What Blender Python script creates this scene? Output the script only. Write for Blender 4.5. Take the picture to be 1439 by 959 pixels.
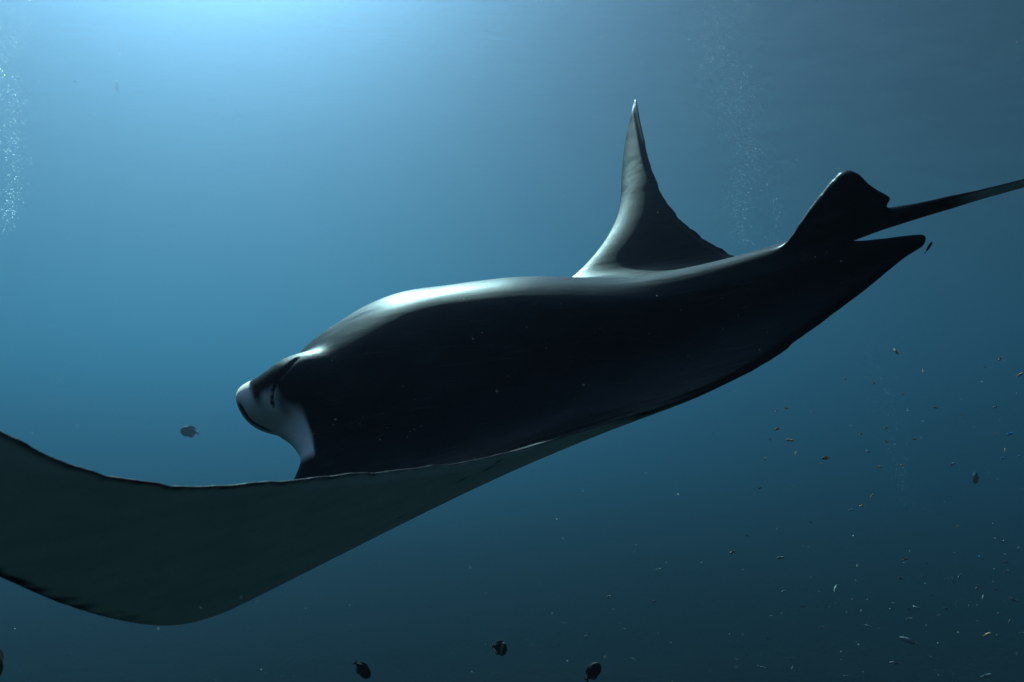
import bpy, bmesh, math, random
import numpy as np
from mathutils import Vector, Matrix

# ------------------------------------------------------------------ camera, water light, exposure
scene = bpy.context.scene
for o in list(bpy.data.objects):
    bpy.data.objects.remove(o)

PITCH = math.radians(6.0)
FPX = 1100.0                       # focal length in pixels of the 1439 px wide photograph
cam_data = bpy.data.cameras.new('camera')
cam_data.sensor_width = 36.0
cam_data.lens = 36.0 * FPX / 1439.0
cam_data.clip_start = 0.02
cam_data.clip_end = 3000.0
cam_data.dof.use_dof = True
cam_data.dof.focus_distance = 2.3
cam_data.dof.aperture_fstop = 6.3
cam = bpy.data.objects.new('camera', cam_data)
scene.collection.objects.link(cam)
cam.rotation_euler = (math.radians(90.0) + PITCH, 0, 0)
scene.camera = cam

SUN_EL, SUN_AZ = math.radians(48.0), math.radians(-25.0)     # azimuth from +Y, negative to the left
sun_dir = Vector((math.sin(SUN_AZ) * math.cos(SUN_EL), math.cos(SUN_AZ) * math.cos(SUN_EL), math.sin(SUN_EL)))
world = bpy.data.worlds.new('World')
scene.world = world
world.use_nodes = True
wn = world.node_tree
wn.nodes.clear()
sky_node = wn.nodes.new('ShaderNodeTexSky')
sky_node.sky_type = 'NISHITA'
sky_node.sun_disc = False
sky_node.sun_elevation = SUN_EL
sky_node.sun_rotation = SUN_AZ
wbg = wn.nodes.new('ShaderNodeBackground')
wbg.inputs['Strength'].default_value = 0.08
wout = wn.nodes.new('ShaderNodeOutputWorld')
wn.links.new(sky_node.outputs[0], wbg.inputs[0])
wn.links.new(wbg.outputs[0], wout.inputs[0])

sun_data = bpy.data.lights.new('sun', 'SUN')
sun_data.energy = 4.5
sun_data.angle = math.radians(0.5)
sun_data.color = (1.0, 0.96, 0.9)
sun = bpy.data.objects.new('sun', sun_data)
sun.rotation_euler = (-sun_dir).to_track_quat('-Z', 'Y').to_euler()
sun.location = sun_dir * 60
scene.collection.objects.link(sun)

scene.view_settings.view_transform = 'Standard'
scene.view_settings.look = 'None'
scene.view_settings.gamma = 1.0
scene.view_settings.use_curve_mapping = False
scene.view_settings.exposure = 2.1
scene.render.engine = 'CYCLES'
cy = scene.cycles
cy.max_bounces = 6
cy.diffuse_bounces = 2
cy.glossy_bounces = 2
cy.transmission_bounces = 3
cy.transparent_max_bounces = 16
cy.volume_bounces = 0
cy.caustics_reflective = False
cy.caustics_refractive = False
cy.sample_clamp_indirect = 4.0
cy.use_denoising = True
try:
    cy.denoiser = 'OPENIMAGEDENOISE'
except Exception:
    pass

SURFACE_Z = 19.0
BED_Z = -14.0
REACH = 700.0

# ------------------------------------------------------------------ helpers
rng = np.random.default_rng(7)
random.seed(7)
C = scene.collection.objects

def cam_to_world(P):
    """camera frame (right, up, forward) -> world"""
    P = np.atleast_2d(np.asarray(P, float))
    c, s = math.cos(PITCH), math.sin(PITCH)
    return np.stack([P[:, 0], P[:, 2] * c - P[:, 1] * s, P[:, 2] * s + P[:, 1] * c], 1)

def pix(u, v, d):
    """photo pixel at distance d along the view axis, camera frame"""
    return np.array([(u - 719.5) / FPX * d, (479.5 - v) / FPX * d, d])

def at(u, v, d):
    return Vector(cam_to_world(pix(u, v, d))[0])

def tag(o, label=None, cat=None, group=None, kind=None):
    if label: o['label'] = label
    if cat: o['category'] = cat
    if group: o['group'] = group
    if kind: o['kind'] = kind
    return o

def mesh_obj(name, verts, faces, mat=None, parent=None, smooth=True):
    me = bpy.data.meshes.new(name)
    me.from_pydata([tuple(v) for v in verts], [], [tuple(f) for f in faces])
    me.update()
    if smooth:
        me.polygons.foreach_set('use_smooth', [True] * len(me.polygons))
    if mat: me.materials.append(mat)
    o = bpy.data.objects.new(name, me)
    C.link(o)
    if parent: o.parent = parent
    return o

def new_mat(name):
    m = bpy.data.materials.new(name)
    m.use_nodes = True
    nt = m.node_tree
    nt.nodes.clear()
    out = nt.nodes.new('ShaderNodeOutputMaterial')
    return m, nt, out

def node(nt, kind, **kw):
    n = nt.nodes.new(kind)
    for k, v in kw.items():
        if k.startswith('in_'):
            n.inputs[int(k[3:]) if k[3:].isdigit() else k[3:].replace('_', ' ')].default_value = v
        else:
            setattr(n, k, v)
    return n

def ramp(nt, stops):
    r = nt.nodes.new('ShaderNodeValToRGB')
    els = r.color_ramp.elements
    while len(els) < len(stops): els.new(0.5)
    for e, (p, c) in zip(els, stops):
        e.position = p
        e.color = (*c, 1.0) if len(c) == 3 else c
    return r

def pchip(xk, yk, x):
    xk = np.asarray(xk, float); yk = np.asarray(yk, float); h = np.diff(xk); d = np.diff(yk) / h
    m = np.zeros_like(yk)
    for i in range(1, len(xk) - 1):
        if d[i-1] * d[i] > 0:
            w1 = 2*h[i] + h[i-1]; w2 = h[i] + 2*h[i-1]
            m[i] = (w1 + w2) / (w1/d[i-1] + w2/d[i])
    m[0] = d[0]; m[-1] = d[-1]
    x = np.clip(x, xk[0], xk[-1]); i = np.clip(np.searchsorted(xk, x) - 1, 0, len(h) - 1)
    t = (x - xk[i]) / h[i]
    return ((2*t**3 - 3*t**2 + 1)*yk[i] + (t**3 - 2*t**2 + t)*h[i]*m[i] + (-2*t**3 + 3*t**2)*yk[i+1] + (t**3 - t**2)*h[i]*m[i+1])

def nat_spline(xk, Y, x):
    """natural cubic spline, Y is (n,3)"""
    xk = np.asarray(xk, float); Y = np.asarray(Y, float); n = len(xk); h = np.diff(xk)
    A = np.eye(n); B = np.zeros_like(Y)
    for i in range(1, n - 1):
        A[i, i-1] = h[i-1]; A[i, i] = 2*(h[i-1] + h[i]); A[i, i+1] = h[i]
        B[i] = 6*((Y[i+1] - Y[i])/h[i] - (Y[i] - Y[i-1])/h[i-1])
    M = np.linalg.solve(A, B)
    x = np.clip(x, xk[0], xk[-1]); i = np.clip(np.searchsorted(xk, x) - 1, 0, n - 2)
    hh = h[i][:, None]; a = (xk[i+1] - x)[:, None]; b = (x - xk[i])[:, None]
    return M[i]*a**3/(6*hh) + M[i+1]*b**3/(6*hh) + (Y[i]/hh - M[i]*hh/6)*a + (Y[i+1]/hh - M[i+1]*hh/6)*b

def sstep(a, b, x):
    t = np.clip((x - a) / (b - a), 0, 1)
    return t*t*(3 - 2*t)

def noise1(x, seed, octaves=4, f0=1.0):
    r = np.random.default_rng(seed)
    out = np.zeros_like(x, dtype=float)
    for k in range(octaves):
        out += np.sin(x * f0 * 2.03**k * (1 + .1*r.random()) + r.random()*6.28) / 1.5**k
    return out

# ------------------------------------------------------------------ the setting: seabed, surface, water
def vnoise(x, y, seed):
    """smooth value noise on the unit lattice"""
    def h(i, j):
        n_ = (i*374761393 + j*668265263 + seed*982451653) & 0xffffffff
        n_ = ((n_ ^ (n_ >> 13))*1274126177) & 0xffffffff
        return ((n_ ^ (n_ >> 16)) & 0xffff)/65535.0
    i = np.floor(x).astype(np.int64); j = np.floor(y).astype(np.int64)
    fx = x - i; fy = y - j
    fx = fx*fx*(3 - 2*fx); fy = fy*fy*(3 - 2*fy)
    return (h(i, j)*(1 - fx) + h(i+1, j)*fx)*(1 - fy) + (h(i, j+1)*(1 - fx) + h(i+1, j+1)*fx)*fy

def rock_noise(x, y):
    z = np.zeros_like(x)
    for k in range(6):
        f = 0.07*2.05**k
        z += (np.abs(vnoise(x*f + 13*k, y*f - 7*k, k + 1) - .5)*2 - .5)*2.6/1.9**k
    return z

def grid(nx, ny, x0, x1, y0, y1, zf, power=1.0):
    tx = np.linspace(-1, 1, nx); ty = np.linspace(-1, 1, ny)
    tx = np.sign(tx)*np.abs(tx)**power; ty = np.sign(ty)*np.abs(ty)**power
    xs = (x0 + x1)/2 + (x1 - x0)/2*tx; ys = (y0 + y1)/2 + (y1 - y0)/2*ty
    X, Y = np.meshgrid(xs, ys)
    Z = zf(X, Y)
    V = np.stack([X.ravel(), Y.ravel(), Z.ravel()], 1)
    I = np.arange(nx*ny).reshape(ny, nx)
    F = np.stack([I[:-1, :-1], I[:-1, 1:], I[1:, 1:], I[1:, :-1]], -1).reshape(-1, 4)
    return V, F

m_bed, nt, out = new_mat('reef_rock')
tc = node(nt, 'ShaderNodeTexCoord')
n1 = node(nt, 'ShaderNodeTexNoise', in_Scale=0.6, in_Detail=8.0, in_Roughness=0.65)
n2 = node(nt, 'ShaderNodeTexVoronoi', in_Scale=2.2)
r1 = ramp(nt, [(0.3, (0.006, 0.006, 0.006)), (0.55, (0.008, 0.008, 0.007)), (0.8, (0.011, 0.010, 0.009))])
bs = node(nt, 'ShaderNodeBsdfDiffuse', in_Roughness=0.9)
bp = node(nt, 'ShaderNodeBump', in_Strength=0.8, in_Distance=0.2)
nt.links.new(tc.outputs['Object'], n1.inputs['Vector']); nt.links.new(tc.outputs['Object'], n2.inputs['Vector'])
nt.links.new(n1.outputs['Fac'], r1.inputs[0]); nt.links.new(r1.outputs[0], bs.inputs['Color'])
nt.links.new(n2.outputs['Distance'], bp.inputs['Height']); nt.links.new(bp.outputs[0], bs.inputs['Normal'])
nt.links.new(bs.outputs[0], out.inputs['Surface'])
V, F = grid(420, 420, -REACH, REACH, -REACH, REACH, lambda x, y: np.minimum(BED_Z + 0.22*rock_noise(x, y) - 0.01*np.minimum(np.hypot(x, y), 250.0), 2.0), power=3.0)
seabed = mesh_obj('seabed', V, F, m_bed)
tag(seabed, kind='structure')

# sea surface seen from below: choppy thin sheet, part clear, part scattering the sun forward
m_surf, nt, out = new_mat('sea_surface')
tc = node(nt, 'ShaderNodeTexCoord')
mp = node(nt, 'ShaderNodeMapping'); mp.inputs['Scale'].default_value = (0.5, 0.8, 1.0)
n1 = node(nt, 'ShaderNodeTexNoise', in_Scale=0.55, in_Detail=6.0, in_Roughness=0.6)
n1.inputs['Distortion'].default_value = 0.92
bp = node(nt, 'ShaderNodeBump', in_Strength=0.10, in_Distance=0.6)
tr = node(nt, 'ShaderNodeBsdfTransparent')
rf = node(nt, 'ShaderNodeBsdfTranslucent')
rf.inputs['Color'].default_value = (1, 1, 1, 1)
gl = node(nt, 'ShaderNodeBsdfGlossy', in_Roughness=0.2)
gl.inputs['Color'].default_value = (1, 1, 1, 1)
fr = node(nt, 'ShaderNodeFresnel', in_IOR=1.33)
m1 = node(nt, 'ShaderNodeMixShader')
mx = node(nt, 'ShaderNodeMixShader')
rr = ramp(nt, [(0.35, (0.0, 0.0, 0.0)), (0.7, (0.004, 0.004, 0.004))])
nt.links.new(tc.outputs['Object'], mp.inputs[0]); nt.links.new(mp.outputs[0], n1.inputs['Vector'])
nt.links.new(n1.outputs['Fac'], bp.inputs['Height'])
for n_ in (rf, gl, fr): nt.links.new(bp.outputs[0], n_.inputs['Normal'])
nt.links.new(n1.outputs['Fac'], rr.inputs[0]); nt.links.new(rr.outputs[0], mx.inputs[0])
nt.links.new(fr.outputs[0], m1.inputs[0]); nt.links.new(tr.outputs[0], m1.inputs[1]); nt.links.new(gl.outputs[0], m1.inputs[2])
nt.links.new(m1.outputs[0], mx.inputs[1]); nt.links.new(rf.outputs[0], mx.inputs[2])
nt.links.new(mx.outputs[0], out.inputs['Surface'])
V, F = grid(260, 260, -REACH, REACH, -REACH, REACH,
            lambda x, y: SURFACE_Z + 0.05*np.sin(x*0.5 + 0.8*np.sin(y*.31)) + 0.05*np.sin(y*0.7 + np.sin(x*.23)))
surf = mesh_obj('water', V, F, m_surf)
tag(surf, kind='structure')

# the water body itself
m_haze, nt, out = new_mat('sea_water')
pv = node(nt, 'ShaderNodeVolumePrincipled')
pv.inputs['Color'].default_value = (0.150, 0.190, 0.290, 1)
pv.inputs['Absorption Color'].default_value = (0.0, 0.50, 0.76, 1)
pv.inputs['Density'].default_value = 0.034
pv.inputs['Anisotropy'].default_value = 0.92
nt.links.new(pv.outputs[0], out.inputs['Volume'])
def box(name, x0, x1, y0, y1, z0, z1, mat):
    v = [(x, y, z) for z in (z0, z1) for y in (y0, y1) for x in (x0, x1)]
    f = [(0, 2, 3, 1), (4, 5, 7, 6), (0, 1, 5, 4), (2, 6, 7, 3), (0, 4, 6, 2), (1, 3, 7, 5)]
    return mesh_obj(name, v, f, mat, smooth=False)
haze = box('haze', -REACH+1, REACH-1, -REACH+1, REACH-1, BED_Z-12.0, SURFACE_Z+1.0, m_haze)
tag(haze, 'clear blue sea water filling the whole view', 'water', kind='stuff')

VOXEL = 0.0052

# ------------------------------------------------------------------ the manta ray
# Flat rest shape: x forward, y to the animal's left, z towards its back (1 unit = 1.15 m).
LEK = ([0.0, 0.30, 0.45, 0.6, 0.9, 1.2, 1.5, 1.68, 1.76], [0.50, 0.50, 0.52, 0.50, 0.40, 0.22, -0.08, -0.38, -0.62])
TEK = ([0.0, 0.12, 0.25, 0.45, 0.7, 1.0, 1.3, 1.55, 1.76], [-0.80, -0.80, -0.72, -0.58, -0.44, -0.36, -0.36, -0.45, -0.64])
HEADK = ([0, .12, .19, .25, .29, .325, .37], [.585, .60, .615, .61, .585, .545, .518])
REARK = ([0, .045, .075, .11, .135, .16, .25], [-.70, -.70, -.74, -.815, -.815, -.785, -.72])
MS = 1.15

def lead(s): return pchip(*LEK, s)
def trail(s): return pchip(*TEK, s)
def loft_lead(s, y=0): return np.where(s < .37, pchip(*HEADK, s) - .075*sstep(.02, -.16, y)*(1 - sstep(.25, .36, s)), lead(s))
def loft_trail(s):
    t = np.where(s < .25, pchip(*REARK, s), trail(s))
    return t + 0.0035*noise1(s, 5, 4, 42.0)*sstep(.2, .4, s)*(1 - sstep(1.55, 1.7, s))

def naca(c):
    return (0.2969*np.sqrt(c) - 0.126*c - 0.3516*c**2 + 0.2843*c**3 - 0.1015*c**4) / 0.1

def loft():
    ys = np.concatenate([np.linspace(-1.76, -.4, 150), np.linspace(-.39, .39, 130), np.linspace(.4, 1.76, 150)])
    nc = 90
    cc = 0.5*(1 - np.cos(np.linspace(0, np.pi, nc)))
    verts = []
    for y in ys:
        s = abs(y); S = np.array([s])
        a = loft_lead(S, np.array([y]))[0]; b = loft_trail(S)[0]
        x = a + (b - a)*cc
        th = pchip([0, .3, .6, 1.0, 1.4, 1.7, 1.76], [.055, .050, .036, .024, .016, .009, .007], S)[0]
        p = naca(np.clip(cc, 0, 1))*th
        fr = np.sqrt(np.clip(1 - (1 - np.clip(cc/.13, 0, 1))**2, 0, 1))
        hd = pchip([-.82, -.6, -.3, 0, .25, .45, .58, .66], [.025, .036, .052, .102, .108, .090, .083, .072], x)
        hv = pchip([-.82, -.6, -.3, 0, .25, .45, .58, .66], [.012, .025, .040, .060, .085, .100, .095, .075], x)
        hd = hd*(1 - .16*sstep(.0, -.22, y)*sstep(.2, .4, x))
        wd = pchip([-.82, -.3, .1, .4, .66], [.10, .20, .27, .27, .26], x)
        pw = 2.0 + 2.2*sstep(.15, .45, x)
        top = .006 + p + hd*fr*np.exp(-(s/wd)**pw)
        bot = .006 + p*(.55 - .35*sstep(.35, .6, s)) + hv*fr*np.exp(-(s/(wd*.95))**4)
        verts.append(np.stack([np.concatenate([x, x[::-1]]), np.full(2*nc, y), np.concatenate([top, -bot[::-1]])], 1))
    V = np.concatenate(verts)
    n = 2*nc
    F = []
    for i in range(len(ys) - 1):
        for j in range(n):
            k = (j + 1) % n
            F.append((i*n + j, i*n + k, (i+1)*n + k, (i+1)*n + j))
    F.append(tuple(range(n))); F.append(tuple((len(ys)-1)*n + j for j in reversed(range(n))))
    return V, F

def tube(rows, nseg=20):
    """rows of (x, y, z, ry, rz)"""
    V = []; F = []
    for x, y, z, ry, rz in rows:
        for k in range(nseg):
            a = 2*math.pi*k/nseg
            V.append((x, y + ry*math.cos(a), z + rz*math.sin(a)))
    for i in range(len(rows) - 1):
        for k in range(nseg):
            l = (k + 1) % nseg
            F.append((i*nseg + k, i*nseg + l, (i+1)*nseg + l, (i+1)*nseg + k))
    F.append(tuple(reversed(range(nseg)))); F.append(tuple((len(rows)-1)*nseg + k for k in range(nseg)))
    return np.array(V), F

def prism_xz(pts, half):
    n = len(pts)
    V = [(x, -h, z) for (x, z), h in zip(pts, half)] + [(x, h, z) for (x, z), h in zip(pts, half)]
    F = [tuple(range(n)), tuple(reversed(range(n, 2*n)))]
    for i in range(n):
        j = (i + 1) % n
        F.append((j, i, n + i, n + j))
    return np.array(V), F

def join(parts):
    V = []; F = []; o = 0
    for v, f in parts:
        V.append(v); F += [tuple(i + o for i in g) for g in f]; o += len(v)
    return np.concatenate(V), F

SLIT = [(.490, .195, .147), (.507, .225, .143), (.527, .242, .133), (.543, .257, .117), (.552, .269, .099), (.553, .279, .083)]
SEAM = [(.652, .238, .045), (.645, .250, .022), (.625, .262, .004), (.60, .275, -.004), (.57, .292, -.010), (.54, .302, -.012)]

def lobe(side):
    if side > 0:
        rows = [(.30, .14, -.01, .06, .06), (.38, .15, .02, .10, .095), (.46, .175, .036, .105, .108), (.53, .198, .040, .094, .104), (.575, .212, .033, .075, .090),
                (.608, .208, .027, .067, .078), (.636, .203, .024, .057, .066), (.655, .200, .023, .046, .055), (.668, .198, .023, .031, .040), (.673, .198, .023, .012, .018)]
    else:
        rows = [(.36, .19, .0, .05, .06), (.44, .20, -.02, .07, .085), (.50, .202, -.035, .07, .080), (.55, .20, -.045, .062, .068),
                (.585, .195, -.05, .050, .055), (.605, .19, -.05, .040, .042), (.618, .19, -.05, .027, .030), (.622, .19, -.05, .010, .012)]
    v, f = tube([(x, side*y, z, ry, rz) for x, y, z, ry, rz in rows])
    return v, f

tail_rows = [(-.55, 0, .015, .03, .025), (-.70, 0, .022, .030, .026), (-.80, 0, .022, .030, .027), (-.88, 0, .018, .021, .020), (-.98, 0, .014, .0125, .0135),
             (-1.12, 0, .010, .0095, .010), (-1.4, 0.0, -.01, .0075, .0075), (-1.8, 0.0, -.03, .0065, .0065), (-2.2, 0.0, -.04, .0055, .0055)]
fin_pts = [(-.555, .02), (-.595, .055), (-.625, .078), (-.662, .115), (-.706, .152), (-.730, .168), (-.748, .166), (-.762, .150), (-.774, .124), (-.795, .094), (-.822, .070), (-.815, .058), (-.775, .048), (-.72, .02), (-.62, .0)]
fin_half = [.016, .013, .011, .009, .008, .007, .007, .007, .007, .007, .007, .008, .012, .018, .018]
Vr, Fr = join([loft(), lobe(1), lobe(-1), tube(tail_rows, 14), prism_xz(fin_pts, fin_half)])
raw = mesh_obj('raw_manta', Vr, Fr)
bmx = bmesh.new(); bmx.from_mesh(raw.data); bmesh.ops.recalc_face_normals(bmx, faces=bmx.faces); bmx.to_mesh(raw.data); bmx.free()
rm = raw.modifiers.new('remesh', 'REMESH'); rm.mode = 'VOXEL'; rm.voxel_size = VOXEL
sm = raw.modifiers.new('smooth', 'SMOOTH'); sm.factor = 0.5; sm.iterations = 6
dg = bpy.context.evaluated_depsgraph_get()
me = bpy.data.meshes.new_from_object(raw.evaluated_get(dg))
bpy.data.objects.remove(raw)
n = len(me.vertices)
rest = np.empty(n*3); me.vertices.foreach_get('co', rest); rest = rest.reshape(-1, 3)
edges = np.empty(len(me.edges)*2, dtype=np.int64); me.edges.foreach_get('vertices', edges); edges = edges.reshape(-1, 2)
deg = np.bincount(edges.ravel(), minlength=n)[:, None]

def relax(P, mask, it):
    for _ in range(it):
        acc = np.zeros_like(P)
        for k in range(3):
            acc[:, k] = np.bincount(edges[:, 0], P[edges[:, 1], k], n) + np.bincount(edges[:, 1], P[edges[:, 0], k], n)
        P = P + mask[:, None]*(acc/deg - P)*0.6
    return P

def seg_dist(P, poly):
    poly = np.array(poly, float)
    best = np.full(len(P), 9.0); par = np.zeros(len(P))
    for i in range(len(poly) - 1):
        a, b = poly[i], poly[i+1]; ab = b - a
        t = np.clip(((P - a) @ ab)/(ab @ ab), 0, 1)
        d = np.linalg.norm(P - a - t[:, None]*ab, axis=1)
        m = d < best
        best[m] = d[m]; par[m] = (i + t[m])/(len(poly) - 1)
    return best, par

sa = np.abs(rest[:, 1])
head_mask = sstep(.30, .42, rest[:, 0])*(1 - sstep(.36, .44, sa))*(1 - .8*sstep(.60, .64, rest[:, 0]))
fin_mask = sstep(.14, .06, sa)*sstep(-.42, -.52, rest[:, 0])*sstep(-.95, -.85, rest[:, 0])*sstep(.095, .06, rest[:, 2])*sstep(-.01, .01, rest[:, 2])
rest = relax(rest, np.clip(head_mask*.9, 0, 1), 60)
rest = relax(rest, fin_mask, 22)
sa = np.abs(rest[:, 1])
thin = 1 - .65*sstep(.045, .0, rest[:, 0] - trail(sa))*sstep(.16, .3, sa)
thin *= 1 - .45*sstep(.05, .0, lead(sa) - rest[:, 0])*sstep(.6, 1.0, sa)
rest[:, 2] *= thin
me.vertices.foreach_set('co', rest.ravel()); me.update()
nrm = np.empty(n*3); me.vertices.foreach_get('normal', nrm); nrm = nrm.reshape(-1, 3)
sa = np.abs(rest[:, 1])
mir = rest*np.array([1, 1, 1]); mir[:, 1] = sa
def snap(poly):
    poly = np.array(poly, float)
    t = np.linspace(0, len(poly) - 1, 26)
    i = np.minimum(t.astype(int), len(poly) - 2); f = (t - i)[:, None]
    q = poly[i]*(1 - f) + poly[i + 1]*f
    q = np.array([rest[np.argmin(((rest - p)**2).sum(1))] for p in q])
    q[1:-1] = (q[:-2] + 2*q[1:-1] + q[2:])/4
    return q
slit_d, slit_t = seg_dist(mir, snap(SLIT))
seam_d, seam_t = seg_dist(mir, snap(SEAM))
front = rest[:, 1] > 0
slit_w = .0032 + .0022*np.sin(slit_t*3.14)
slit = np.exp(-(slit_d/slit_w)**2)*front
seam_w = .012*(1 - seam_t)**.7 + .003
seam = np.exp(-(seam_d/seam_w)**4)*front
rest_c = rest.copy()
rest = rest - nrm*(.0055*slit + .005*seam)[:, None]

# pose: where the leading and trailing edge run through the water (camera frame), by span station
LEAD = [(1.76, -150, 520, .86), (1.68, -160, 640, .93), (1.5, -60, 775, 1.04), (1.2, 140, 864, 1.22), (.9, 285, 868, 1.47), (.6, 370, 774, 1.78), (.45, 410, 692, 1.88), (.3, 437, 613, 1.97),
        (0, 468, 540, 2.17), (-.3, 505, 470, 2.38), (-.6, 600, 440, 2.68), (-.9, 738, 424, 2.90), (-1.2, 822, 374, 2.96), (-1.5, 872, 285, 3.10), (-1.68, 880, 200, 3.25), (-1.76, 893, 140, 3.28)]
TRAIL = [(1.76, -152, 518, .86), (1.55, 150, 668, .99), (1.3, 430, 673, 1.22), (1.0, 672, 646, 1.49), (.7, 868, 591, 1.69), (.45, 1055, 522, 1.75), (.25, 1198, 421, 1.77), (.12, 1290, 340, 1.77),
         (0, 1243, 320, 1.81), (-.12, 1222, 318, 1.86), (-.25, 1190, 331, 1.95), (-.45, 1140, 360, 2.2), (-.7, 1090, 375, 2.52), (-1.0, 1036, 362, 2.70), (-1.3, 960, 312, 2.84), (-1.55, 916, 238, 3.02), (-1.76, 894, 140, 3.26)]
def edge(tab, y):
    t = sorted(tab)
    return nat_spline([r[0] for r in t], np.array([pix(*r[1:]) for r in t]), y)

SAG = 0.058
def pose(P):
    x, y, z = P[:, 0], P[:, 1], P[:, 2]
    s = np.abs(y)
    a, b = lead(s), trail(s)
    c = ((a - x)/np.maximum(a - b, .03))[:, None]
    L0, T0 = edge(LEAD, y), edge(TRAIL, y)
    h = .012
    d = ((edge(LEAD, y + h) - edge(LEAD, y - h))*(1 - np.clip(c, 0, 1)) + (edge(TRAIL, y + h) - edge(TRAIL, y - h))*np.clip(c, 0, 1))/(2*h)
    f = L0 - T0
    nn = -np.cross(f, d)                                   # camera frame is left-handed
    nn /= np.maximum(np.linalg.norm(nn, axis=1, keepdims=True), 1e-9)
    cam_z = 0.55*np.clip(x - .4, 0, None)**2*np.exp(-(s/.4)**4)
    cb = np.clip(c[:, 0], 0, 1)
    cam_z = cam_z - SAG/.0709*cb**2.5*(1 - cb)**1.5*sstep(.62, .22, s)
    cam_z = cam_z + .008*4*cb*(1 - cb)*sstep(-.75, -1.15, y)*sstep(-1.74, -1.5, y)
    return cam_to_world(L0*(1 - c) + T0*c + nn*((z + cam_z)*MS)[:, None])

posed = pose(rest)

base = Vector(posed.mean(0))
posed_local = posed - np.array(base)
me.vertices.foreach_set('co', posed_local.ravel())
me.update()
x_, y_, z_ = rest_c.T
wob = 0.006*(np.sin(x_*61 + 3*np.sin(y_*37)) + np.sin(y_*83 + z_*90 + 2*np.sin(x_*47)) + .6*np.sin(x_*171 + y_*140))
vent = np.where(sa > .42, sstep(-.0005, -.0022, z_), sstep(-.02, -.30, nrm[:, 2]))
d_te = x_ - loft_trail(sa)
d_le = loft_lead(sa, y_) - x_
tipw = sstep(.95, 1.35, sa)
vent = vent*np.where(sa > .2, sstep(-.003, .002 + .012*tipw, d_te + wob*.12), sstep(.0, .05, x_ + .66))
vent = vent*np.where(sa > .42, 1 - tipw*(1 - sstep(.002, .032, d_le + wob*1.0)), 1)
vent = vent*np.where(sa > .2, 1 - (1 - sstep(.0, .06, d_te))*sstep(.74, .64, sa), 1)
yb = pchip([.455, .468, .481, .497, .517, .545, .575, .60, .613, .620, .63], [.40, .345, .306, .286, .279, .267, .264, .25, .236, .17, .0], x_)
face = sstep(-.018, .016, sa - yb + wob*.8)*sstep(.42, .445, x_)*(1 - sstep(.37, .40, sa))
white = np.maximum(vent, face)
tail_sheen = sstep(-.90, -1.0, x_)*sstep(.93, .70, nrm[:, 2])  # the tail's highlight streak, painted as pale colour on its sides and underside
white = np.maximum(white*(1 - sstep(-.86, -.95, x_)), .8*tail_sheen)
white *= 1 - sstep(.25, .7, slit)
white *= 1 - sstep(.3, .7, seam)
for sx, sy, rx, ry in [(-.262, .955, .013, .004), (-.302, .93, .013, .004), (-.335, .935, .010, .0035), (-.09, .935, .013, .003), (.05, .55, .02, .015), (-.1, -.6, .02, .02), (.1, -.4, .03, .02), (-.12, .3, .03, .02), (.02, .12, .02, .02)]:
    white *= np.where(z_ < 0, 1 - .85*sstep(1.5, .6, np.hypot((x_ - sx)/rx, (y_ - sy)/ry)), 1)
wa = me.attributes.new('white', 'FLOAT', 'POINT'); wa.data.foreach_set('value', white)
ra = me.attributes.new('rest', 'FLOAT_VECTOR', 'POINT'); ra.data.foreach_set('vector', rest_c.ravel())
me.polygons.foreach_set('use_smooth', [True]*len(me.polygons))
m_skin, nt, out = new_mat('manta_skin')
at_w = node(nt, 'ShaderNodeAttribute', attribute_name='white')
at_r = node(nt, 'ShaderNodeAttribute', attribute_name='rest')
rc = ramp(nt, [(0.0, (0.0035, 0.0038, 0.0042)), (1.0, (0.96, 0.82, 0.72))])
mp1 = node(nt, 'ShaderNodeMapping'); mp1.inputs['Scale'].default_value = (5.0, 60.0, 60.0)
mp2 = node(nt, 'ShaderNodeMapping'); mp2.inputs['Scale'].default_value = (9.0, 14.0, 14.0)
ns1 = node(nt, 'ShaderNodeTexNoise', in_Scale=1.0, in_Detail=5.0, in_Roughness=0.6); ns1.inputs['Distortion'].default_value = 0.6
ns2 = node(nt, 'ShaderNodeTexNoise', in_Scale=1.0, in_Detail=7.0, in_Roughness=0.65)
ns3 = node(nt, 'ShaderNodeTexNoise', in_Scale=420.0, in_Detail=2.0)
for a_, b_ in ((mp1, ns1), (mp2, ns2)):
    nt.links.new(at_r.outputs['Vector'], a_.inputs[0]); nt.links.new(a_.outputs[0], b_.inputs['Vector'])
nt.links.new(at_r.outputs['Vector'], ns3.inputs['Vector'])
mot = ramp(nt, [(0.35, (0.88, 0.88, 0.88)), (0.6, (1, 1, 1))])
mul = node(nt, 'ShaderNodeMix', data_type='RGBA', blend_type='MULTIPLY'); mul.inputs[0].default_value = 1.0
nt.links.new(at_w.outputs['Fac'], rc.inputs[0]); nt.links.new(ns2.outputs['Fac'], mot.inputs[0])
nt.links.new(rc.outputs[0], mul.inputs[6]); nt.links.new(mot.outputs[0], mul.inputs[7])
mp4 = node(nt, 'ShaderNodeMapping'); mp4.inputs['Scale'].default_value = (4.0, 95.0, 95.0); mp4.inputs['Rotation'].default_value = (0, 0, .12)
ns4 = node(nt, 'ShaderNodeTexNoise', in_Scale=1.0, in_Detail=3.0, in_Roughness=0.5); ns4.inputs['Distortion'].default_value = 1.2
nt.links.new(at_r.outputs['Vector'], mp4.inputs[0]); nt.links.new(mp4.outputs[0], ns4.inputs['Vector'])
scr = ramp(nt, [(0.60, (0, 0, 0)), (0.74, (0.016, 0.016, 0.016))])
nt.links.new(ns4.outputs['Fac'], scr.inputs[0])
pat = ramp(nt, [(0.48, (0, 0, 0)), (0.75, (0.007, 0.0075, 0.008))])
nt.links.new(ns2.outputs['Fac'], pat.inputs[0])
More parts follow.
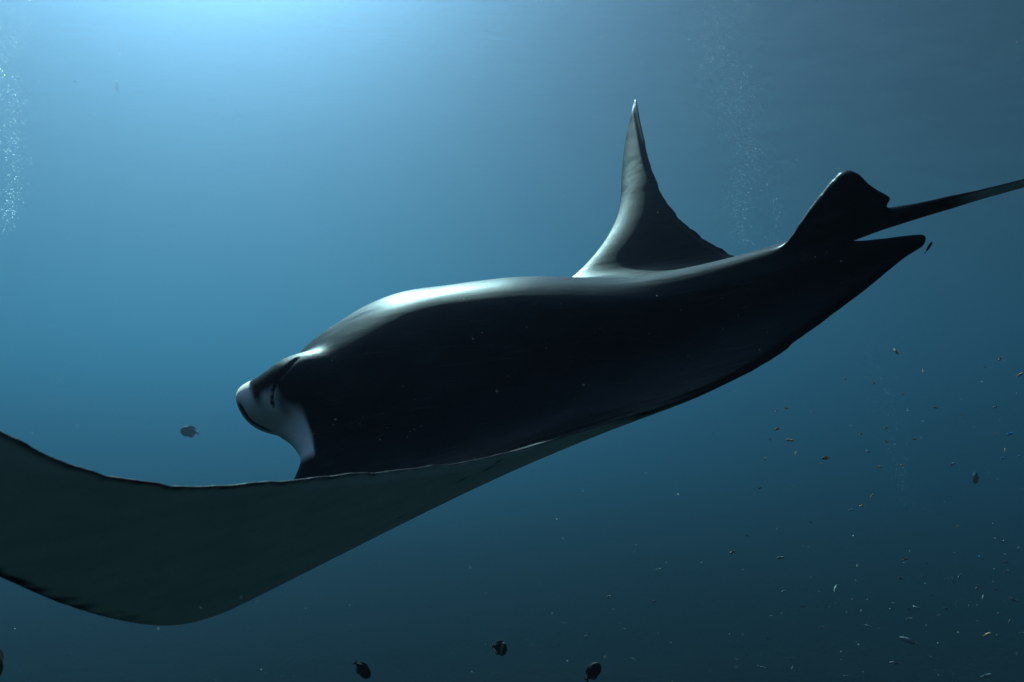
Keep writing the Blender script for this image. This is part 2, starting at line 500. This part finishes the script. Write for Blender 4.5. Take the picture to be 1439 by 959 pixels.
adc = node(nt, 'ShaderNodeMix', data_type='RGBA', blend_type='ADD'); adc.inputs[0].default_value = 1.0
adp = node(nt, 'ShaderNodeMix', data_type='RGBA', blend_type='ADD'); adp.inputs[0].default_value = 1.0
nt.links.new(mul.outputs[2], adc.inputs[6]); nt.links.new(scr.outputs[0], adc.inputs[7])
nt.links.new(adc.outputs[2], adp.inputs[6]); nt.links.new(pat.outputs[0], adp.inputs[7])
bs = node(nt, 'ShaderNodeBsdfPrincipled')
bs.inputs['Specular IOR Level'].default_value = 0.045
rgh = node(nt, 'ShaderNodeMapRange'); rgh.inputs[1].default_value = .3; rgh.inputs[2].default_value = .7; rgh.inputs[3].default_value = .28; rgh.inputs[4].default_value = .52
nt.links.new(ns1.outputs['Fac'], rgh.inputs[0]); nt.links.new(rgh.outputs[0], bs.inputs['Roughness'])
add = node(nt, 'ShaderNodeMath', operation='ADD')
nt.links.new(ns1.outputs['Fac'], add.inputs[0]); nt.links.new(ns3.outputs['Fac'], add.inputs[1])
bp = node(nt, 'ShaderNodeBump', in_Strength=0.16, in_Distance=0.003)
nt.links.new(add.outputs[0], bp.inputs['Height']); nt.links.new(bp.outputs[0], bs.inputs['Normal'])
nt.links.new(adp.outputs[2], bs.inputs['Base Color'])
nt.links.new(bs.outputs[0], out.inputs['Surface'])
me.materials.clear(); me.materials.append(m_skin)
me.name = 'manta_ray'
manta = bpy.data.objects.new('manta_ray', me); C.link(manta); manta.location = base
tag(manta, 'large black manta ray gliding past with white face and pale belly', 'manta ray')

def near_vertex(p):
    return int(np.argmin(((rest_c - np.array(p))**2).sum(1)))

def ball(name, r, mat, parent=None, sub=2, scale=(1, 1, 1)):
    bmx = bmesh.new()
    bmesh.ops.create_icosphere(bmx, subdivisions=sub, radius=r)
    bmesh.ops.scale(bmx, vec=scale, verts=bmx.verts)
    m = bpy.data.meshes.new(name); bmx.to_mesh(m); bmx.free()
    m.polygons.foreach_set('use_smooth', [True]*len(m.polygons))
    m.materials.append(mat)
    o = bpy.data.objects.new(name, m); C.link(o)
    if parent: o.parent = parent
    return o

m_eye, nt, out = new_mat('eye')
bs = node(nt, 'ShaderNodeBsdfPrincipled', in_Roughness=0.15)
nz = node(nt, 'ShaderNodeTexNoise', in_Scale=300.0)
rr = ramp(nt, [(0.3, (0.004, 0.004, 0.004)), (0.8, (0.012, 0.010, 0.008))])
nt.links.new(nz.outputs['Fac'], rr.inputs[0]); nt.links.new(rr.outputs[0], bs.inputs['Base Color']); nt.links.new(bs.outputs[0], out.inputs['Surface'])
for p in ((.553, .274, .090), (.47, -.27, .05)):
    k = near_vertex(p)
    e = ball('eye', .008, m_eye, manta)
    e.location = Vector(posed[k]) - base

# ------------------------------------------------------------------ fish
def fish_mesh(name, length, deep, thick, mat, tail=0.22, fork=0.5, fin=0.35, bend=0.0, tail_pale=0.0, belly=0.6, bar=None):
    """one swimming fish, nose at +x, centred, back to +z; 'tone' runs 0 back .. 1 pale"""
    xs = np.array([0, .015, .05, .11, .2, .32, .45, .58, .70, .79, .85])
    pr = np.array([.03, .22, .46, .70, .92, 1.0, .96, .80, .55, .32, .20])
    V, F, T = [], [], []
    ns = 12
    for x, p in zip(xs, pr):
        for k in range(ns):
            a = 2*math.pi*k/ns
            V.append((.5 - x, thick*.5*p*math.cos(a), deep*.5*p*math.sin(a)))
            t = belly*(0.5 - 0.5*math.sin(a))**1.3
            if bar and bar[0] < x < bar[1]: t = max(t, bar[2])
            if x > .8: t = max(t, tail_pale)
            T.append(t)
    for i in range(len(xs) - 1):
        for k in range(ns):
            l = (k + 1) % ns
            F.append((i*ns + k, (i+1)*ns + k, (i+1)*ns + l, i*ns + l))
    F.append(tuple(range(ns)))
    F.append(tuple((len(xs)-1)*ns + k for k in reversed(range(ns))))
    def slab(pts, t, h=.012):
        o = len(V); m = len(pts)
        for sgn in (1, -1):
            for x, z in pts:
                V.append((x, sgn*h*thick*4*.25, z)); T.append(t)
        F.append(tuple(range(o, o + m))); F.append(tuple(reversed(range(o + m, o + 2*m))))
        for i in range(m):
            j = (i + 1) % m
            F.append((o + j, o + i, o + m + i, o + m + j))
    b = deep*.5*.2
    slab([(-.33, b*.8), (-.38, b), (-.5, tail), (-.5 + fork*.12, 0), (-.5, -tail), (-.38, -b), (-.33, -b*.8)], max(.2, tail_pale))
    slab([(.24, deep*.40), (.14, deep*.48 + deep*fin*.25), (.02, deep*.5 + deep*fin*.42), (-.12, deep*.46 + deep*fin*.42), (-.23, deep*.36 + deep*fin*.36), (-.29, deep*.22), (-.05, deep*.42)], .15)
    slab([(.04, -deep*.44), (-.04, -deep*.48 - deep*fin*.3), (-.13, -deep*.45 - deep*fin*.4), (-.23, -deep*.34 - deep*fin*.32), (-.29, -deep*.22), (-.1, -deep*.40)], .25)
    V = np.array(V)*length
    xx = V[:, 0]/length
    V[:, 1] += bend*length*np.clip(.15 - xx, 0, None)**2
    m = bpy.data.meshes.new(name)
    m.from_pydata([tuple(v) for v in V], [], F); m.update()
    bmx = bmesh.new(); bmx.from_mesh(m); bmesh.ops.recalc_face_normals(bmx, faces=bmx.faces); bmx.to_mesh(m); bmx.free()
    m.attributes.new('tone', 'FLOAT', 'POINT').data.foreach_set('value', T)
    m.polygons.foreach_set('use_smooth', [True]*len(m.polygons))
    m.materials.append(mat)
    return m

def fish_mat(name, back, pale, rough=.55, spec=.3):
    m, nt, out = new_mat(name)
    a = node(nt, 'ShaderNodeAttribute', attribute_name='tone')
    tc = node(nt, 'ShaderNodeTexCoord')
    nz = node(nt, 'ShaderNodeTexNoise', in_Scale=60.0, in_Detail=3.0)
    ma = node(nt, 'ShaderNodeMath', operation='MULTIPLY_ADD'); ma.inputs[1].default_value = 0.3
    sb = node(nt, 'ShaderNodeMath', operation='SUBTRACT'); sb.inputs[1].default_value = 0.15
    r = ramp(nt, [(0.0, back), (1.0, pale)])
    b = node(nt, 'ShaderNodeBsdfPrincipled', in_Roughness=rough)
    b.inputs['Specular IOR Level'].default_value = spec
    nt.links.new(tc.outputs['Object'], nz.inputs['Vector'])
    nt.links.new(nz.outputs['Fac'], ma.inputs[0]); nt.links.new(a.outputs['Fac'], ma.inputs[2]); nt.links.new(ma.outputs[0], sb.inputs[0])
    nt.links.new(sb.outputs[0], r.inputs[0]); nt.links.new(r.outputs[0], b.inputs['Base Color']); nt.links.new(b.outputs[0], out.inputs['Surface'])
    return m

m_tan = fish_mat('tan_fish', (0.34, 0.17, 0.06), (0.50, 0.32, 0.17))
m_pale = fish_mat('pale_fish', (0.14, 0.15, 0.15), (0.42, 0.43, 0.43), .4)
m_blue = fish_mat('blue_fish', (0.08, 0.38, 0.60), (0.55, 0.80, 0.90), .3)
m_dark = fish_mat('dark_fish', (0.006, 0.006, 0.006), (0.030, 0.020, 0.016), .7, .08)
m_barred = fish_mat('barred_fish', (0.010, 0.008, 0.007), (0.22, 0.15, 0.12), .7, .08)
m_grey = fish_mat('grey_fish', (0.05, 0.055, 0.06), (0.75, 0.75, 0.72), .7, .1)
m_stripe = fish_mat('striped_fish', (0.01, 0.01, 0.012), (0.55, 0.45, 0.32))

def place(o, u, v, d, ang, toward=0.0, roll=0.0):
    """nose points along the image angle (degrees, 0 = right, 90 = up), turned 'toward' degrees to the viewer"""
    a, t = math.radians(ang), math.radians(toward)
    f = cam_to_world([[math.cos(a)*math.cos(t), math.sin(a)*math.cos(t), -math.sin(t)]])[0]
    X = Vector(f).normalized()
    up = Vector((0, 0, 1)) if abs(X.z) < .9 else Vector((0, 1, 0))
    Y = up.cross(X).normalized(); Z = X.cross(Y)
    M = Matrix((X, Y, Z)).transposed().to_4x4()
    M = M @ Matrix.Rotation(math.radians(roll), 4, 'X')
    M.translation = at(u, v, d)
    o.matrix_world = M
    return o

def fish_obj(name, mesh, eye_r=None, length=1.0, deep=.3, thick=.12):
    o = bpy.data.objects.new(name, mesh); C.link(o)
    if eye_r:
        for sgn in (1, -1):
            e = ball('eye', eye_r, m_eye, o, 1)
            e.location = (length*.40, sgn*thick*length*.5*.66, deep*length*.08)
    return o

def big_fish(mesh_args, u, v, d, ang, toward, roll, label, eye=.014):
    mesh = fish_mesh('reef_fish', **mesh_args)
    o = fish_obj('reef_fish', mesh, eye*mesh_args['length'], mesh_args['length'], mesh_args['deep'], mesh_args['thick'])
    place(o, u, v, d, ang, toward, roll)
    tag(o, label, 'fish')
    return o

def L(px, d): return px*d/FPX
big_fish(dict(length=L(31, 4.2), deep=.56, thick=.18, mat=m_dark, tail=.15, fork=.25, fin=.2, belly=.3), 509, 941, 4.2, -38, 15, 0,
         'dark brown oval fish nosing downwards, below the widest part of the lowered wing')
big_fish(dict(length=L(24, 4.4), deep=.80, thick=.2, mat=m_barred, tail=.2, fork=.3, fin=.25, belly=.2, bar=(.24, .44, .85)), 702, 911, 4.4, -8, 25, 0,
         'stubby dark fish with a pale reddish band on its flank')
big_fish(dict(length=L(34, 4.4), deep=.50, thick=.2, mat=m_dark, tail=.15, fork=.2, fin=.2, belly=.3), 833, 945, 4.4, 55, 10, 0,
         'dark oval fish swimming steeply upwards, tail down')
big_fish(dict(length=L(28, 19.0), deep=.52, thick=.16, mat=m_grey, tail=.14, fork=.5, fin=.25, belly=.1, tail_pale=1.0), 267, 607, 19.0, 173, 0, 0,
         'hazy grey fish with a white tail, swimming below the manta\'s snout')
big_fish(dict(length=L(58, 2.6), deep=.55, thick=.2, mat=m_dark, tail=.2, fork=.3, fin=.3, belly=.2), -8, 926, 2.6, -78, 10, 0,
         'dark oval fish hanging head down below the raised wing tip')
big_fish(dict(length=L(20, 1.75), deep=.22, thick=.14, mat=m_stripe, tail=.08, fork=.1, fin=.2, belly=0, bar=(.1, .8, .0)), 1305, 348, 1.75, 58, 0, 35,
         'tiny slender striped fish trailing just behind the manta\'s pelvic fin')
big_fish(dict(length=L(26, 42.0), deep=.55, thick=.25, mat=m_grey, tail=.15, fork=.3, fin=.2, belly=.2), 165, 123, 42.0, 20, 70, 0,
         'faint far-off fish seen end-on high in the bright water')
big_fish(dict(length=L(24, 24.0), deep=.7, thick=.35, mat=m_dark, tail=.15, fork=.3, fin=.2, belly=.2), 1370, 672, 24.0, 150, 62, 0,
         'round dark fish seen end-on among the slim shoaling fish')

TAN = [(1259, 494, 13, -60), (1228, 539, 10, 40), (1406, 504, 11, 50), (1384, 516, 6, 10), (1433, 527, 13, 30), (1268, 554, 8, 15), (1188, 533, 6, 0), (1105, 574, 9, 15), (1092, 577, 6, 20),
       (1093, 603, 12, 12), (1109, 619, 14, 0), (1082, 618, 6, -40), (1161, 644, 19, 2), (1210, 610, 8, 40), (1285, 617, 10, 5), (1246, 621, 9, 0), (1235, 657, 11, 10), (1352, 583, 6, 0),
       (1400, 610, 6, 20), (1412, 633, 8, 70), (1075, 646, 9, 65), (1118, 637, 7, 80), (1068, 686, 9, 0), (1268, 654, 7, 30), (1225, 697, 8, 70), (1211, 711, 9, 20), (1272, 786, 12, 10),
       (1387, 892, 13, 40), (1297, 521, 7, 80), (1345, 740, 7, 30)]
PALE = [(1245, 601, 11, 20), (1220, 635, 8, -40), (1314, 573, 10, -15), (1399, 572, 13, 12), (1338, 653, 12, 30), (1195, 717, 9, 20), (1139, 734, 8, -20), (1050, 753, 9, -20), (1030, 776, 13, 25),
        (1096, 784, 15, 15), (1204, 796, 7, 70), (1303, 792, 8, 10), (1265, 813, 13, 10), (1297, 812, 10, -25), (1340, 779, 8, 30), (1409, 762, 10, 50), (1413, 790, 13, -15), (1415, 803, 11, 5),
        (1349, 809, 13, 45), (1340, 817, 11, -65), (1329, 814, 8, 60), (1173, 827, 14, 80), (1101, 831, 9, 35), (1374, 826, 9, 30), (1400, 828, 11, 0), (1310, 837, 9, -25), (1424, 843, 18, -20),
        (1381, 840, 9, 80), (1128, 852, 12, 0), (1218, 845, 8, 50), (1253, 849, 8, 40), (1250, 857, 7, 45), (1277, 856, 10, -30), (1288, 854, 12, -20), (1330, 856, 11, -30), (1344, 847, 6, 60),
        (1100, 862, 6, 20), (1084, 866, 7, 15), (1191, 862, 7, -50), (1210, 859, 6, 80), (1224, 867, 9, -5), (1278, 870, 11, 20), (1319, 865, 7, 15), (1419, 873, 8, 75), (1401, 864, 7, 45),
        (1220, 880, 11, -10), (1234, 884, 8, 20), (1207, 885, 7, -10), (1154, 882, 12, -10), (1278, 901, 30, -15), (1374, 893, 5, 10), (1400, 893, 7, 40), (1436, 890, 9, 10), (1317, 906, 7, 50),
        (1078, 897, 9, -25), (1126, 908, 8, -45), (1050, 921, 9, -50), (1069, 922, 10, -75), (1111, 926, 11, 0), (1037, 928, 8, -20), (1072, 938, 11, -5), (1258, 932, 20, 0), (1236, 899, 6, 0),
        (1310, 925, 11, -30), (1189, 950, 9, 20), (1386, 950, 21, 10), (1034, 939, 6, 30), (1113, 939, 7, 80), (855, 839, 11, 20), (920, 846, 11, -15), (863, 857, 7, 0), (872, 877, 6, -20),
        (876, 885, 9, 30), (825, 895, 9, -10), (793, 876, 7, -20), (747, 907, 8, 10), (786, 906, 8, 15), (688, 923, 7, -20), (798, 930, 7, 0), (684, 907, 6, -10), (893, 929, 15, -65)]
BLUE = [(1418, 610, 14, 10), (1408, 644, 10, 0), (1433, 641, 8, 5), (1379, 784, 10, -35)]
fr_ = random.Random(11)
def shoal(rows, mat, name, deep, label, group, dmin, dmax, bends=5):
    protos = [fish_mesh(name, 1.0, deep, deep*.45, mat, tail=.12, fork=.6, fin=.3, bend=b) for b in np.linspace(-.55, .55, bends)]
    for u, v, px, ang in rows:
        d = fr_.uniform(dmin, dmax)
        o = bpy.data.objects.new(name, fr_.choice(protos)); C.link(o)
        turn = fr_.uniform(-28, 28)
        flip = 180 if fr_.random() < .35 else 0
        place(o, u, v, d, ang + flip, turn, fr_.uniform(-12, 12))
        o.scale = (L(px, d)*.85,)*3
        tag(o, label, 'fish', group)
shoal(TAN, m_tan, 'shoaling_fish', .26, 'small tan-orange fish loosely shoaling in the dark water under the manta\'s tail', 'tan fish of the loose shoal', 4.5, 6.5)
shoal(PALE, m_pale, 'shoaling_fish', .24, 'tiny pale silvery fish scattered through the darkest deep water below the manta', 'pale silvery fish of the deep shoal', 5.0, 8.0)
shoal(BLUE, m_blue, 'shoaling_fish', .24, 'tiny bright blue fish swimming among the tan and silvery ones', 'bright blue fish among the shoal', 4.5, 6.0)

# ------------------------------------------------------------------ bubbles and drifting specks
def specks(name, pts, radii, mat, label, cat, squash=.8):
    ico = np.array([(0, 0, 1), (.894, 0, .447), (.276, .851, .447), (-.724, .526, .447), (-.724, -.526, .447), (.276, -.851, .447),
                    (.724, .526, -.447), (-.276, .851, -.447), (-.894, 0, -.447), (-.276, -.851, -.447), (.724, -.526, -.447), (0, 0, -1)])
    fi = np.array([(0, 1, 2), (0, 2, 3), (0, 3, 4), (0, 4, 5), (0, 5, 1), (1, 6, 2), (2, 7, 3), (3, 8, 4), (4, 9, 5), (5, 10, 1),
                   (2, 6, 7), (3, 7, 8), (4, 8, 9), (5, 9, 10), (1, 10, 6), (11, 7, 6), (11, 8, 7), (11, 9, 8), (11, 10, 9), (11, 6, 10)])
    pts = np.array(pts); radii = np.array(radii)
    sq = np.stack([np.ones(len(pts)), np.ones(len(pts)), rng.uniform(squash - .2, squash + .2, len(pts))], 1)
    V = (pts[:, None, :] + ico[None]*radii[:, None, None]*sq[:, None, :]).reshape(-1, 3)
    F = (fi[None] + 12*np.arange(len(pts))[:, None, None]).reshape(-1, 3)
    o = mesh_obj(name, V, F, mat)
    tag(o, label, cat, kind='stuff')
    return o

m_bub, nt, out = new_mat('air_bubble')
gl = node(nt, 'ShaderNodeBsdfGlossy', in_Roughness=0.3); gl.inputs['Color'].default_value = (.95, .97, 1, 1)
tl = node(nt, 'ShaderNodeBsdfTranslucent'); tl.inputs['Color'].default_value = (.9, .95, 1, 1)
tr = node(nt, 'ShaderNodeBsdfTransparent')
lw = node(nt, 'ShaderNodeLayerWeight', in_Blend=0.16)
m1 = node(nt, 'ShaderNodeMixShader'); m1.inputs[0].default_value = .5
m2 = node(nt, 'ShaderNodeMixShader')
nt.links.new(gl.outputs[0], m1.inputs[1]); nt.links.new(tl.outputs[0], m1.inputs[2])
nt.links.new(lw.outputs['Facing'], m2.inputs[0]); nt.links.new(tr.outputs[0], m2.inputs[1]); nt.links.new(m1.outputs[0], m2.inputs[2])
nt.links.new(m2.outputs[0], out.inputs['Surface'])

def plume(u0, v0, v1, halfw, d, count, rpx, lean, label, seed):
    """rising column of bubbles: photo column u0 at row v0 (top) .. v1 (bottom), widening upwards"""
    r = np.random.default_rng(seed)
    pts, rad = [], []
    for _ in range(count):
        t = r.random()**1.25                      # 0 top, 1 bottom
        v = v0 + (v1 - v0)*t
        clump = .45*np.sin(t*9 + seed) + .3*np.sin(t*23 + 2*seed)
        u = u0 + lean*t + halfw*(1.15 - .75*t)*(r.normal()*.42 + clump*.5)
        dd = d + r.normal()*.25
        pts.append(np.array(at(u, v, dd)))
        rad.append((rpx*(.35 + 1.0*r.random()**4))*dd/FPX)
    return specks('bubbles', pts, rad, m_bub, label, 'bubbles')
plume(18, -60, 330, 44, 5.0, 1700, .66, -4, 'column of rising silver bubbles beyond the raised wing tip', 1)
plume(1012, -60, 345, 62, 6.0, 2500, .54, 35, 'wide column of fine bubbles rising behind the far wing', 2)
plume(1088, 245, 350, 18, 6.5, 110, .65, 4, 'short wisp of bubbles just above the back before the dorsal fin', 3)
plume(1225, 480, 715, 34, 8.0, 500, .34, 55, 'faint trail of fine bubbles rising through the tan shoaling fish', 4)

m_snow, nt, out = new_mat('drifting_speck')
df = node(nt, 'ShaderNodeBsdfDiffuse'); df.inputs['Color'].default_value = (.5, .5, .49, 1)
tl = node(nt, 'ShaderNodeBsdfTranslucent'); tl.inputs['Color'].default_value = (.55, .55, .53, 1)
m1 = node(nt, 'ShaderNodeMixShader'); m1.inputs[0].default_value = .6
nzs = node(nt, 'ShaderNodeTexNoise', in_Scale=40.0)
nt.links.new(nzs.outputs['Fac'], m1.inputs[0])
nt.links.new(df.outputs[0], m1.inputs[1]); nt.links.new(tl.outputs[0], m1.inputs[2]); nt.links.new(m1.outputs[0], out.inputs['Surface'])
pts, rad = [], []
rs = np.random.default_rng(21)
for _ in range(1200):
    d = rs.uniform(.7, 4.5)
    u, v = rs.uniform(-60, 1500), rs.uniform(-60, 1020)
    pts.append(np.array(at(u, v, d)))
    px = .28 + .30*rs.random() + .7*rs.random()**9
    rad.append(px*d/FPX)
specks('drifting_specks', pts, rad, m_snow, 'pale specks drifting in the water all round the manta', 'specks')
